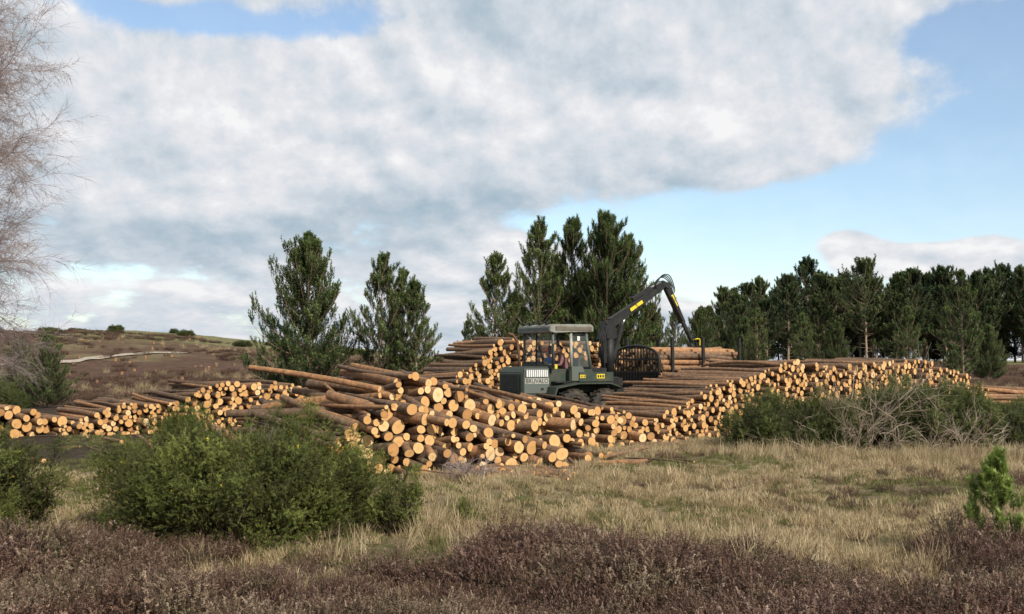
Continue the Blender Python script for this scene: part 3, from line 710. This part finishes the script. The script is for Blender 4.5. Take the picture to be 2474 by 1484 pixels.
prism('front_bumper',[(1.55,.62),(1.85,.62),(1.88,.88),(1.55,.88)],-.85,.85,G_black,.02)
box('hood_side_panel',.74,1.64,.722,.745,.98,1.74,G_mid,.006)
box('vent_backing',.80,1.60,.746,.752,1.47,1.71,G_ink,.001)
for k in range(11): box('vent_slat_%d'%k,.815+k*.071,.862+k*.071,.753,.775,1.48,1.70,G_white,.004)
box('panel_light_band',.76,1.62,.746,.751,1.27,1.44,G_light,.001)
box('panel_latch',.95,1.05,.746,.765,1.08,1.14,G_black,.004)
def text(name,s,size,loc,rot,m):
    cu=bpy.data.curves.new(name,'FONT');cu.body=s;cu.size=size;cu.extrude=.002;cu.align_x='CENTER';cu.align_y='CENTER'
    cu.materials.append(m);o=bpy.data.objects.new(name,cu);o.location=loc;o.rotation_euler=rot;link(o,fw);return o
text('side_lettering','BRUVALO',.185,(1.19,.756,1.35),(rad(90),0,rad(180)),G_ink)
prism('cab_base',[(.71,.98),(.71,1.72),(-.75,1.72),(-.95,1.45),(-1.55,1.35),(-1.55,.98)],-.92,.70,G_dark,.02)
prism('cab_side_skirt',[(.10,1.30),(.10,1.72),(-.72,1.72),(-.95,1.42),(-1.5,1.34),(-1.5,1.30)],.702,.92,G_dark,.02)
box('step_upper',.18,.66,.72,1.0,1.30,1.34,G_black,.005)
box('step_lower',.20,.62,.78,1.1,.96,1.0,G_black,.005)
box('fuel_tank',-1.5,-.2,.93,1.0,1.32,1.62,G_dark,.01)
box('yellow_label_1',-.42,-.22,1.001,1.006,1.44,1.54,G_yel,.001)
box('yellow_label_2',-1.15,-.85,1.001,1.006,1.42,1.56,G_yel,.001)
for k in range(3):
    box('label_mark_%d'%k,-1.12+k*.09,-1.06+k*.09,1.007,1.009,1.45,1.53,G_ink,.0005)
    box('label_mark_b%d'%k,-.40+k*.06,-.37+k*.06,1.007,1.009,1.46,1.52,G_ink,.0005)
box('rear_valve_box',-1.5,-.85,-.6,.65,1.36,1.75,G_black,.02)
Z0,Z1=1.72,2.84
def post(n,x,y,x2=None,y2=None,w=.07,m=G_mid): tube(n,[(x,y,Z0),(x if x2 is None else x2,y if y2 is None else y2,Z1)],w*.6,m,k=8)
post('pillar_front_near',.68,.86);post('pillar_front_far',.68,-.86);post('pillar_rear_near',-.72,.86,-.55,.84,.09);post('pillar_rear_far',-.72,-.86,-.55,-.84,.09)
post('door_pillar',.02,.88,.04,.88,.08,G_light)
box('windscreen_sill',.62,.72,-.9,.9,1.70,1.86,G_dark);box('rear_sill',-.76,-.68,-.9,.9,1.70,1.80,G_dark)
box('far_side_panel',-.7,.66,-.92,-.86,1.70,1.95,G_dark)
def quad(name,pts,m):
    bm=bmesh.new();v=[bm.verts.new(p) for p in pts];bm.faces.new(v);return bm_obj(name,bm,m,fw)
quad('windscreen',[(.69,-.82,1.87),(.69,.82,1.87),(.67,.82,2.82),(.67,-.82,2.82)],Mg)
quad('side_window',[(-.01,.875,1.78),(-.68,.865,1.78),(-.53,.845,2.8),(.01,.87,2.8)],Mg)
quad('far_window',[(.64,-.87,1.96),(-.66,-.87,1.96),(-.54,-.85,2.8),(.62,-.85,2.8)],Mg)
quad('rear_window',[(-.71,-.82,1.81),(-.71,.82,1.81),(-.56,.82,2.8),(-.56,-.82,2.8)],Mg)
for nm,a,c in (('window_bar_bottom',(-.02,.885,1.77),(-.69,.875,1.77)),('window_bar_top',(.0,.875,2.79),(-.54,.86,2.79)),('windscreen_bar',(.70,-.1,1.86),(.68,-.1,2.83)),('windscreen_wiper',(.715,.35,1.88),(.705,.1,2.4)),('grab_rail',(.72,.93,1.75),(.72,.93,2.5))):
    tube(nm,[a,c],.022,G_black,k=6)
box('window_sticker',-.30,-.20,.885,.888,2.60,2.74,G_white,.0005)
prism('open_door_lower',[(.06,1.35),(.06,1.80),(-.35,1.80),(-.55,1.35)],.935,.965,G_mid,.01)
prism('roof',[(.86,2.86),(.86,3.04),(.78,3.10),(-.66,3.12),(-.76,3.05),(-.76,2.88),(.70,2.84)],-.98,.98,G_roof,.02)
box('roof_visor_strip',.862,.875,-.9,.9,2.91,3.0,G_mid,.004)
box('roof_grille',-.68,.66,.982,.992,2.91,3.03,G_brown,.003)
for k in range(3): box('roof_grille_rail_%d'%k,-.66,.64,.993,1.002,2.925+k*.036,2.940+k*.036,G_roof,.002)
for k,y in enumerate((-.7,-.3,.3,.7)):
    bm=bmesh.new();bmesh.ops.create_cone(bm,cap_ends=True,segments=14,radius1=.05,radius2=.06,depth=.08);bmesh.ops.rotate(bm,verts=bm.verts,matrix=Matrix.Rotation(math.pi/2,3,'Y'))
    o=bm_obj('work_light_%d'%k,bm,G_black,fw);o.location=(.80,y,3.14)
tube('aerial',[(-.3,.2,3.1),(-.32,.2,3.55)],.008,G_black,k=5)
tube('exhaust_stack',[(1.0,-.62,1.75),(1.02,-.66,2.3),(1.05,-.70,2.62),(1.2,-.72,2.80),(1.36,-.74,2.84)],.05,G_brown)
tube('mirror_arm',[(.70,.88,2.6),(.95,1.1,2.62),(.97,1.12,2.4)],.012,G_black,k=6)
box('mirror',.95,.98,1.05,1.22,2.18,2.44,G_black,.01)
box('driver_seat_base',-.35,.1,-.55,-.05,1.36,1.46,G_seat,.03);box('driver_seat_back',-.42,-.32,-.55,-.05,1.42,1.95,G_seat,.03)
box('passenger_seat',-.42,.02,.12,.62,1.48,1.60,G_seat,.03);box('passenger_seat_back',-.52,-.42,.12,.62,1.55,2.05,G_seat,.03)
box('console',.40,.62,-.55,.15,1.70,1.95,G_black,.02)
box('orange_tool_box',.36,.60,.30,.62,1.72,1.86,G_yel,.01)
tube('control_lever',[(.3,-.5,1.7),(.32,-.5,1.92)],.014,G_black,k=6)
G=G_black
tube('crane_base',[(-2.05,0,1.0),(-2.05,0,1.45)],.30,G,k=20)
tube('crane_pillar',[(-2.05,0,1.40),(-2.05,0,2.85)],.17,G,k=16)
box('slew_housing',-2.3,-1.8,-.42,.42,1.15,1.42,G)
beam('pillar_head',(-2.05,0,2.7),(-2.0,0,3.22),.34,.42,.34,G)
beam('pillar_cheek',(-1.88,0,1.9),(-1.80,0,2.95),.16,.13,.16,G)
beam('main_boom',(-1.98,0,3.12),(-4.12,0,4.42),.20,.30,.19,G)
beam('boom_elbow',(-1.72,0,2.62),(-1.98,0,3.22),.26,.24,.30,G)
beam('lift_cylinder',(-2.2,0,2.05),(-2.55,0,3.12),.13,.13,.13,G)
tube('lift_rod',[(-2.55,0,3.1),(-2.72,0,3.45)],.04,G_chr)
beam('knuckle_link',(-4.0,0,4.35),(-4.34,0,4.62),.22,.26,.18,G)
beam('knuckle_plate',(-4.2,0,4.62),(-4.52,0,4.50),.24,.18,.20,G)
beam('stick_boom',(-4.42,0,4.56),(-5.15,0,3.28),.17,.24,.16,G)
beam('stick_extension',(-5.12,0,3.36),(-5.55,0,2.60),.11,.12,.11,G)
beam('stick_cylinder',(-3.0,0,4.02),(-3.75,0,4.44),.12,.12,.12,G)
tube('stick_rod',[(-3.72,0,4.42),(-4.25,0,4.66)],.035,G_chr)
beam('extension_cylinder',(-4.55,.13,4.15),(-5.05,.13,3.35),.07,.08,.08,G)
beam('boom_label',(-2.85,.109,3.655),(-3.35,.109,3.96),.008,.11,.11,G_yel,0)
beam('stick_label',(-4.62,.092,4.22),(-4.84,.092,3.83),.008,.09,.09,G_yel,0)
text('boom_lettering','KORVEN',.10,(-3.10,.116,3.81),(rad(90),rad(31.5),rad(180)),G_ink)
text('stick_lettering','KORVEN',.075,(-4.73,.099,4.02),(rad(90),rad(-60.5),rad(180)),G_ink)
def hose(name,pts,r=.018):
    P=[Vector(p) for p in pts];out=[]
    for i in range(len(P)-1):
        a=P[max(i-1,0)];b_=P[i];c_=P[i+1];d_=P[min(i+2,len(P)-1)]
        for s in range(6):
            t=s/6;out.append(.5*((2*b_)+(c_-a)*t+(2*a-5*b_+4*c_-d_)*t*t+(3*b_-a-3*c_+d_)*t**3))
    out.append(P[-1]);tube(name,out,r,G_black,k=6)
for k in range(4):
    y=-.09+.06*k
    hose('hose_knuckle_%d'%k,[(-3.9,y,4.5),(-4.2,y,4.78+.03*k),(-4.5,y*1.5,4.80+.02*k),(-4.72,y*1.3,4.55-.05*k),(-4.62,y,4.25)])
    hose('hose_base_%d'%k,[(-1.75,.2+y,3.1),(-1.55-.03*k,.25+y,2.6),(-1.6,.25+y,2.0),(-1.75,.2+y,1.4)],.02)
    hose('hose_boom_%d'%k,[(-2.0,y,3.33),(-2.6,y,3.66),(-3.3,y,4.06),(-3.9,y,4.5)],.014)
hose('hose_grapple_a',[(-5.3,.09,3.0),(-5.5,.2,2.75),(-5.62,.16,2.45),(-5.55,.1,2.3)]);hose('hose_grapple_b',[(-5.3,-.09,3.0),(-5.6,-.1,2.8),(-5.72,-.1,2.45),(-5.6,-.08,2.3)])
hose('yellow_hose',[(-5.5,.14,2.70),(-5.75,.16,2.72),(-5.78,.14,2.5)],.02)
bpy.data.objects['yellow_hose'].data.materials[0]=G_yel
tube('rotator',[(-5.55,0,2.62),(-5.55,0,2.28)],.085,G)
box('grapple_frame',-5.70,-5.40,-.16,.16,2.12,2.34,G,.02)
for s in (-1,1):
    for yy_ in (-.1,.1):
        pts=[(-5.55+s*.14,2.25),(-5.55+s*.42,2.05),(-5.55+s*.52,1.75),(-5.55+s*.36,1.48),(-5.55+s*.14,1.40),(-5.55+s*.12,1.44),(-5.55+s*.30,1.54),(-5.55+s*.40,1.75),(-5.55+s*.30,1.98),(-5.55+s*.04,2.14)]
        prism('grapple_jaw_%s_%s'%('a' if s>0 else 'b','a' if yy_>0 else 'b'),pts,yy_-.03,yy_+.03,G,.004)
gx_=-3.1
def bar(n,a,c,r=.03): tube(n,[a,c],r,G_black,k=8)
arc=[(gx_,1.28*math.cos(t),2.05+.42*math.sin(t)) for t in np.linspace(0,math.pi,15)]
tube('gate_top_arc',[(gx_,1.28,.95)]+arc+[(gx_,-1.28,.95)],.045,G_black,k=8)
for k in range(15):
    y=-1.12+k*.16;zt=2.05+.42*math.sqrt(max(0,1-(y/1.28)**2));bar('gate_bar_%d'%k,(gx_,y,1.0),(gx_,y,zt),.022)
for k,z in enumerate((1.0,1.25,1.60,2.02)): box('gate_rail_%d'%k,gx_-.03,gx_+.03,-1.27,1.27,z-.035,z+.035,G_black,.005)
box('gate_plate',gx_-.02,gx_+.0,-1.2,1.2,1.04,1.58,G_black,.003)
for i,x in enumerate((-3.7,-5.0,-6.6)):
    box('bunk_%d'%i,x-.08,x+.08,-1.25,1.25,1.05,1.2,G_black)
    for s in (-1,1): box('stake_%d_%s'%(i,'a' if s>0 else 'b'),x-.05,x+.05,s*1.22-.045,s*1.22+.045,1.1,2.75,G_black,.01)
rng=R(71);x,z,r=pack(2.2,lambda q:1.25-.25*np.abs(q-1.1)+.1*np.sin(q*5),lambda:max(.06,rng.normal(.095,.02)),400,rng)
n=len(x);P=np.stack([-3.25-rng.uniform(0,.35,n),x-1.1,z+1.2],1);A=np.stack([-np.ones(n),rng.normal(0,.02,n),rng.normal(0,.012,n)],1)
link(bpy.data.objects.new('log_load',log_mesh('log_load',P,A,3.5*rng.uniform(.9,1.05,n),r,r*.85,np.clip(rng.normal(.6,.2,n),0,1),rng,12)),fw)
# ------------------------------------------------------------ people
def cmat(n,c,r=.8): return plain(n,c,r,0,.2,8)
skin=cmat('skin',(.50,.27,.19),.55);hair=cmat('hair',(.05,.03,.02));eyem=cmat('eye',(.03,.02,.02),.3)
def person(name,loc,yaw,shirt,trous,helmet=None,lean=.08,reach=.36):
    root=bpy.data.objects.new(name,None);link(root,fw);root.location=loc;root.rotation_euler=(0,0,yaw)
    J={'pel':(0,0,0,.145),'sp':(lean*.4,0,.2,.135),'ch':(lean,0,.38,.155),'nk':(lean*1.3,0,.53,.06),'hb':(lean*1.5+.01,0,.60,.055)}
    E=[('pel','sp','s'),('sp','ch','s'),('ch','nk','s'),('nk','hb','k')]
    for s,t in ((1,'l'),(-1,'r')):
        J.update({'sh'+t:(lean,s*.18,.455,.07),'el'+t:(lean+.10,s*.26,.20,.05),'wr'+t:(lean+reach,s*.17,.20,.032),'ha'+t:(lean+reach+.07,s*.165,.20,.03),
                  'hp'+t:(.03,s*.095,-.02,.105),'kn'+t:(.44,s*.13,.03,.068),'an'+t:(.47,s*.13,-.36,.045),'to'+t:(.62,s*.14,-.41,.04)})
        E+=[('ch','sh'+t,'s'),('sh'+t,'el'+t,'s'),('el'+t,'wr'+t,'s'),('wr'+t,'ha'+t,'k'),('pel','hp'+t,'t'),('hp'+t,'kn'+t,'t'),('kn'+t,'an'+t,'t'),('an'+t,'to'+t,'b')]
        hx,hy,hz=lean+reach+.09,s*.165,.20
        for f in range(4):
            y=hy+(f-1.5)*.021;ln=(.07,.08,.075,.06)[f]
            J['f%d%s0'%(f,t)]=(hx,y,hz,.011);J['f%d%s1'%(f,t)]=(hx+ln*.55,y,hz-.005,.0095);J['f%d%s2'%(f,t)]=(hx+ln*.8,y,hz-.035,.008)
            E+=[('ha'+t,'f%d%s0'%(f,t),'k'),('f%d%s0'%(f,t),'f%d%s1'%(f,t),'k'),('f%d%s1'%(f,t),'f%d%s2'%(f,t),'k')]
        J['th%s1'%t]=(hx-.03,hy-s*.045,hz+.0,.011);J['th%s2'%t]=(hx+.01,hy-s*.055,hz-.015,.009)
        E+=[('wr'+t,'th%s1'%t,'k'),('th%s1'%t,'th%s2'%t,'k')]
    keys=list(J);ix={k:i for i,k in enumerate(keys)}
    me=bpy.data.meshes.new('b');me.from_pydata([J[k][:3] for k in keys],[(ix[a],ix[c]) for a,c,_ in E],[])
    o=bpy.data.objects.new('b',me);col.objects.link(o)
    m=o.modifiers.new('s','SKIN')
    for k,v in ix.items():
        d=me.skin_vertices[0].data[v];d.radius=(J[k][3],J[k][3]);d.use_root=(k=='pel')
    m2=o.modifiers.new('u','SUBSURF');m2.levels=2;m2.render_levels=2
    dg=bpy.context.evaluated_depsgraph_get();nm=bpy.data.meshes.new_from_object(o.evaluated_get(dg))
    bpy.data.objects.remove(o)
    boots=G_black;nm.materials.clear()
    for q in (shirt,skin,trous,boots): nm.materials.append(q)
    seg=[(Vector(J[a][:3]),Vector(J[c][:3]),'sktb'.index(l),(J[a][3]+J[c][3])/2) for a,c,l in E]
    for p in nm.polygons:
        c=p.center;best=9;bi=0
        for a,b_,l,rr in seg:
            ab=b_-a;t=max(0,min(1,(c-a).dot(ab)/ab.length_squared));d=(c-a-ab*t).length-rr
            if d<best: best=d;bi=l
        p.material_index=bi;p.use_smooth=True
    link(bpy.data.objects.new(name+'_body',nm),root)
    bm=bmesh.new();bmesh.ops.create_uvsphere(bm,u_segments=24,v_segments=18,radius=.115)
    for v in bm.verts:
        x,y,z=v.co;y*=.76;x*=.92
        if z<0: y*=1+z*2.2;x*=1+z*.8;z*=1.12
        if x>.05 and abs(y)<.02 and -.045<z<.02: x+=.022*(1-abs(y)/.02)*(.02-z)/.065
        v.co=(x,y,z)
    h=bm_obj(name+'_head',bm,skin,root,0,True);h.location=(lean*1.5+.03,0,.70)
    for s in (1,-1):
        bm=bmesh.new();bmesh.ops.create_uvsphere(bm,u_segments=8,v_segments=6,radius=.012);e=bm_obj(name+'_eye',bm,eyem,h);e.location=(.092,s*.034,.01)
        bm=bmesh.new();bmesh.ops.create_uvsphere(bm,u_segments=8,v_segments=6,radius=.03);bmesh.ops.scale(bm,verts=bm.verts,vec=(.6,.3,1));e=bm_obj(name+'_ear',bm,skin,h,0,True);e.location=(-.005,s*.088,0)
    bm=bmesh.new();bmesh.ops.create_cube(bm,size=1);bmesh.ops.scale(bm,verts=bm.verts,vec=(.008,.045,.008));e=bm_obj(name+'_mouth',bm,cmat('lips',(.35,.12,.1)),h);e.location=(.088,0,-.062)
    bm=bmesh.new();bmesh.ops.create_uvsphere(bm,u_segments=24,v_segments=14,radius=.128 if not helmet else .145)
    dead=[v for v in bm.verts if v.co.z<(.03 if helmet else -.02) or (not helmet and v.co.x>.07 and v.co.z<.07)]
    bmesh.ops.delete(bm,geom=dead,context='VERTS')
    bmesh.ops.scale(bm,verts=bm.verts,vec=(.98,.8,1))
    e=bm_obj(name+('_helmet' if helmet else '_hair'),bm,helmet or hair,h,0,True)
    if helmet: box(name+'_helmet_peak',.10,.21,-.08,.08,.03,.045,helmet,.004,parent=h)
person('driver',(.04,-.22,1.56),rad(10),cmat('blue_overalls',(.06,.13,.32)),cmat('dark_trousers',(.04,.045,.06)),G_orange)
person('passenger',(-.10,.40,1.64),rad(-25),cmat('maroon_jumper',(.20,.10,.105)),cmat('jeans',(.05,.06,.10)),None,lean=.12)
# ------------------------------------------------------------ world / sky
SUN_AZ=rad(145);SUN_EL=rad(36)
w=bpy.data.worlds.new('World');scene.world=w;w.use_nodes=True;nt=w.node_tree
bg=nt.nodes['Background']
sky=nt.nodes.new('ShaderNodeTexSky');sky.sky_type='NISHITA';sky.sun_disc=False;sky.sun_elevation=SUN_EL;sky.sun_rotation=SUN_AZ
sky.air_density=1.;sky.dust_density=.6;sky.ozone_density=1.5
g=nt.nodes.new('ShaderNodeTexCoord').outputs['Generated']
sp=nt.nodes.new('ShaderNodeSeparateXYZ');nt.links.new(g,sp.inputs[0])
az=mth(nt,'ARCTAN2',sp.outputs[0],sp.outputs[1]);el=mth(nt,'ARCSINE',sp.outputs[2])
elp=mth(nt,'MAXIMUM',el,-.02)
yv=mth(nt,'MULTIPLY',mth(nt,'LOGARITHM',mth(nt,'ADD',elp,.10),math.e),.42)
def vec(dx,dy,dz=0.):
    c=nt.nodes.new('ShaderNodeCombineXYZ');nt.links.new(mth(nt,'ADD',az,dx),c.inputs[0]);nt.links.new(mth(nt,'ADD',yv,dy),c.inputs[1]);c.inputs[2].default_value=dz;return c.outputs[0]
def dens(dx,dy):
    v=vec(dx,dy,3.7)
    a=noise(nt,v,4.5,10,.54);b_=noise(nt,v,14.,9,.58)
    return mth(nt,'ADD',mth(nt,'MULTIPLY',a,.64),mth(nt,'MULTIPLY',b_,.36))
def gauss(lst):
    tot=None
    for a,e,sa,se,amp in lst:
        q=mth(nt,'ADD',mth(nt,'POWER',mth(nt,'ABSOLUTE',mth(nt,'DIVIDE',mth(nt,'SUBTRACT',az,a),sa)),2.),mth(nt,'POWER',mth(nt,'ABSOLUTE',mth(nt,'DIVIDE',mth(nt,'SUBTRACT',el,e),se)),2.))
        v=mth(nt,'MULTIPLY',mth(nt,'EXPONENT',mth(nt,'MULTIPLY',q,-1.)),amp)
        tot=v if tot is None else mth(nt,'ADD',tot,v)
    return tot
cover=gauss([(.46,.295,.10,.035,-.32),(.47,.20,.14,.07,-.34),(.33,.14,.24,.032,-.32),(.23,.09,.17,.045,-.30),(.42,.06,.15,.04,-.16),
 (-.45,.33,.08,.035,-.20),(-.29,.318,.12,.018,-.22),(-.40,.27,.06,.03,-.10),(-.33,.035,.12,.014,-.06),(-.12,.33,.05,.02,-.08),(.05,.13,.08,.02,-.08),
 (.325,.112,.038,.022,.48),(.35,.09,.05,.014,.25),(.44,.092,.03,.020,.46),(.385,.10,.03,.014,.26),(-.02,.102,.06,.028,.28),(-.25,.22,.22,.07,.10),(.1,.29,.3,.1,.14),(.22,.2,.1,.04,.14),(.3,.34,.15,.03,.14)])
cover=mth(nt,'ADD',cover,.09)
d0=mth(nt,'ADD',dens(0,0),cover);d1=mth(nt,'ADD',dens(.012,.022),cover)
alpha=smap(nt,mth(nt,'ADD',d0,.05),.46,.575,.12,1.)
lit=mth(nt,'MULTIPLY',mth(nt,'SUBTRACT',d0,d1),3.6)
tone=gauss([(-.25,.115,.28,.024,-.36),(.0,.158,.20,.022,-.30),(.05,.31,.25,.05,-.08),(-.27,.22,.17,.065,.16),(.19,.255,.09,.04,.20),(.27,.20,.07,.025,.20),(-.28,.145,.03,.012,.35),(-.01,.107,.05,.025,.35),(.33,.115,.05,.03,.25),(.44,.095,.04,.03,.25),(-.3,.07,.22,.016,.18),(.4,.34,.2,.03,.1),(-.28,.04,.3,.012,-.12),(.3,.28,.1,.03,-.08)])
br=mth(nt,'ADD',mth(nt,'ADD',lit,tone),.64,clamp=True)
cc=ramp(nt,br,[(0,(.36,.48,.58)),(.3,(.49,.58,.66)),(.6,(.66,.71,.77)),(.85,(.81,.82,.85)),(1,(.92,.92,.93))])
STR=.15
skc=nt.nodes.new('ShaderNodeVectorMath');skc.operation='MULTIPLY';nt.links.new(sky.outputs[0],skc.inputs[0]);skc.inputs[1].default_value=(1.2,1.2,1.17)
ccs=nt.nodes.new('ShaderNodeVectorMath');ccs.operation='SCALE';nt.links.new(cc,ccs.inputs[0]);ccs.inputs['Scale'].default_value=1/STR
fin=mixc(nt,alpha,skc.outputs[0],ccs.outputs[0])
nt.links.new(fin,bg.inputs[0]);bg.inputs[1].default_value=STR
sl=bpy.data.lights.new('sun','SUN');sl.energy=5.0;sl.angle=rad(.5);sl.color=(1,.92,.78)
so=bpy.data.objects.new('sun',sl);link(so)
sd=Vector((math.sin(SUN_AZ)*math.cos(SUN_EL),math.cos(SUN_AZ)*math.cos(SUN_EL),math.sin(SUN_EL)))
so.rotation_euler=sd.to_track_quat('Z','Y').to_euler();so.location=(10,-10,30)
# ------------------------------------------------------------ camera
cam=bpy.data.cameras.new('camera');cam.lens=35.3;cam.sensor_width=36;cam.clip_end=9000;cam.clip_start=.1
co=bpy.data.objects.new('camera',cam);link(co);co.location=(0,0,2.0);co.rotation_euler=(rad(90+3.02),0,0)
scene.camera=co
scene.view_settings.view_transform='Standard';scene.view_settings.look='None';scene.view_settings.exposure=0
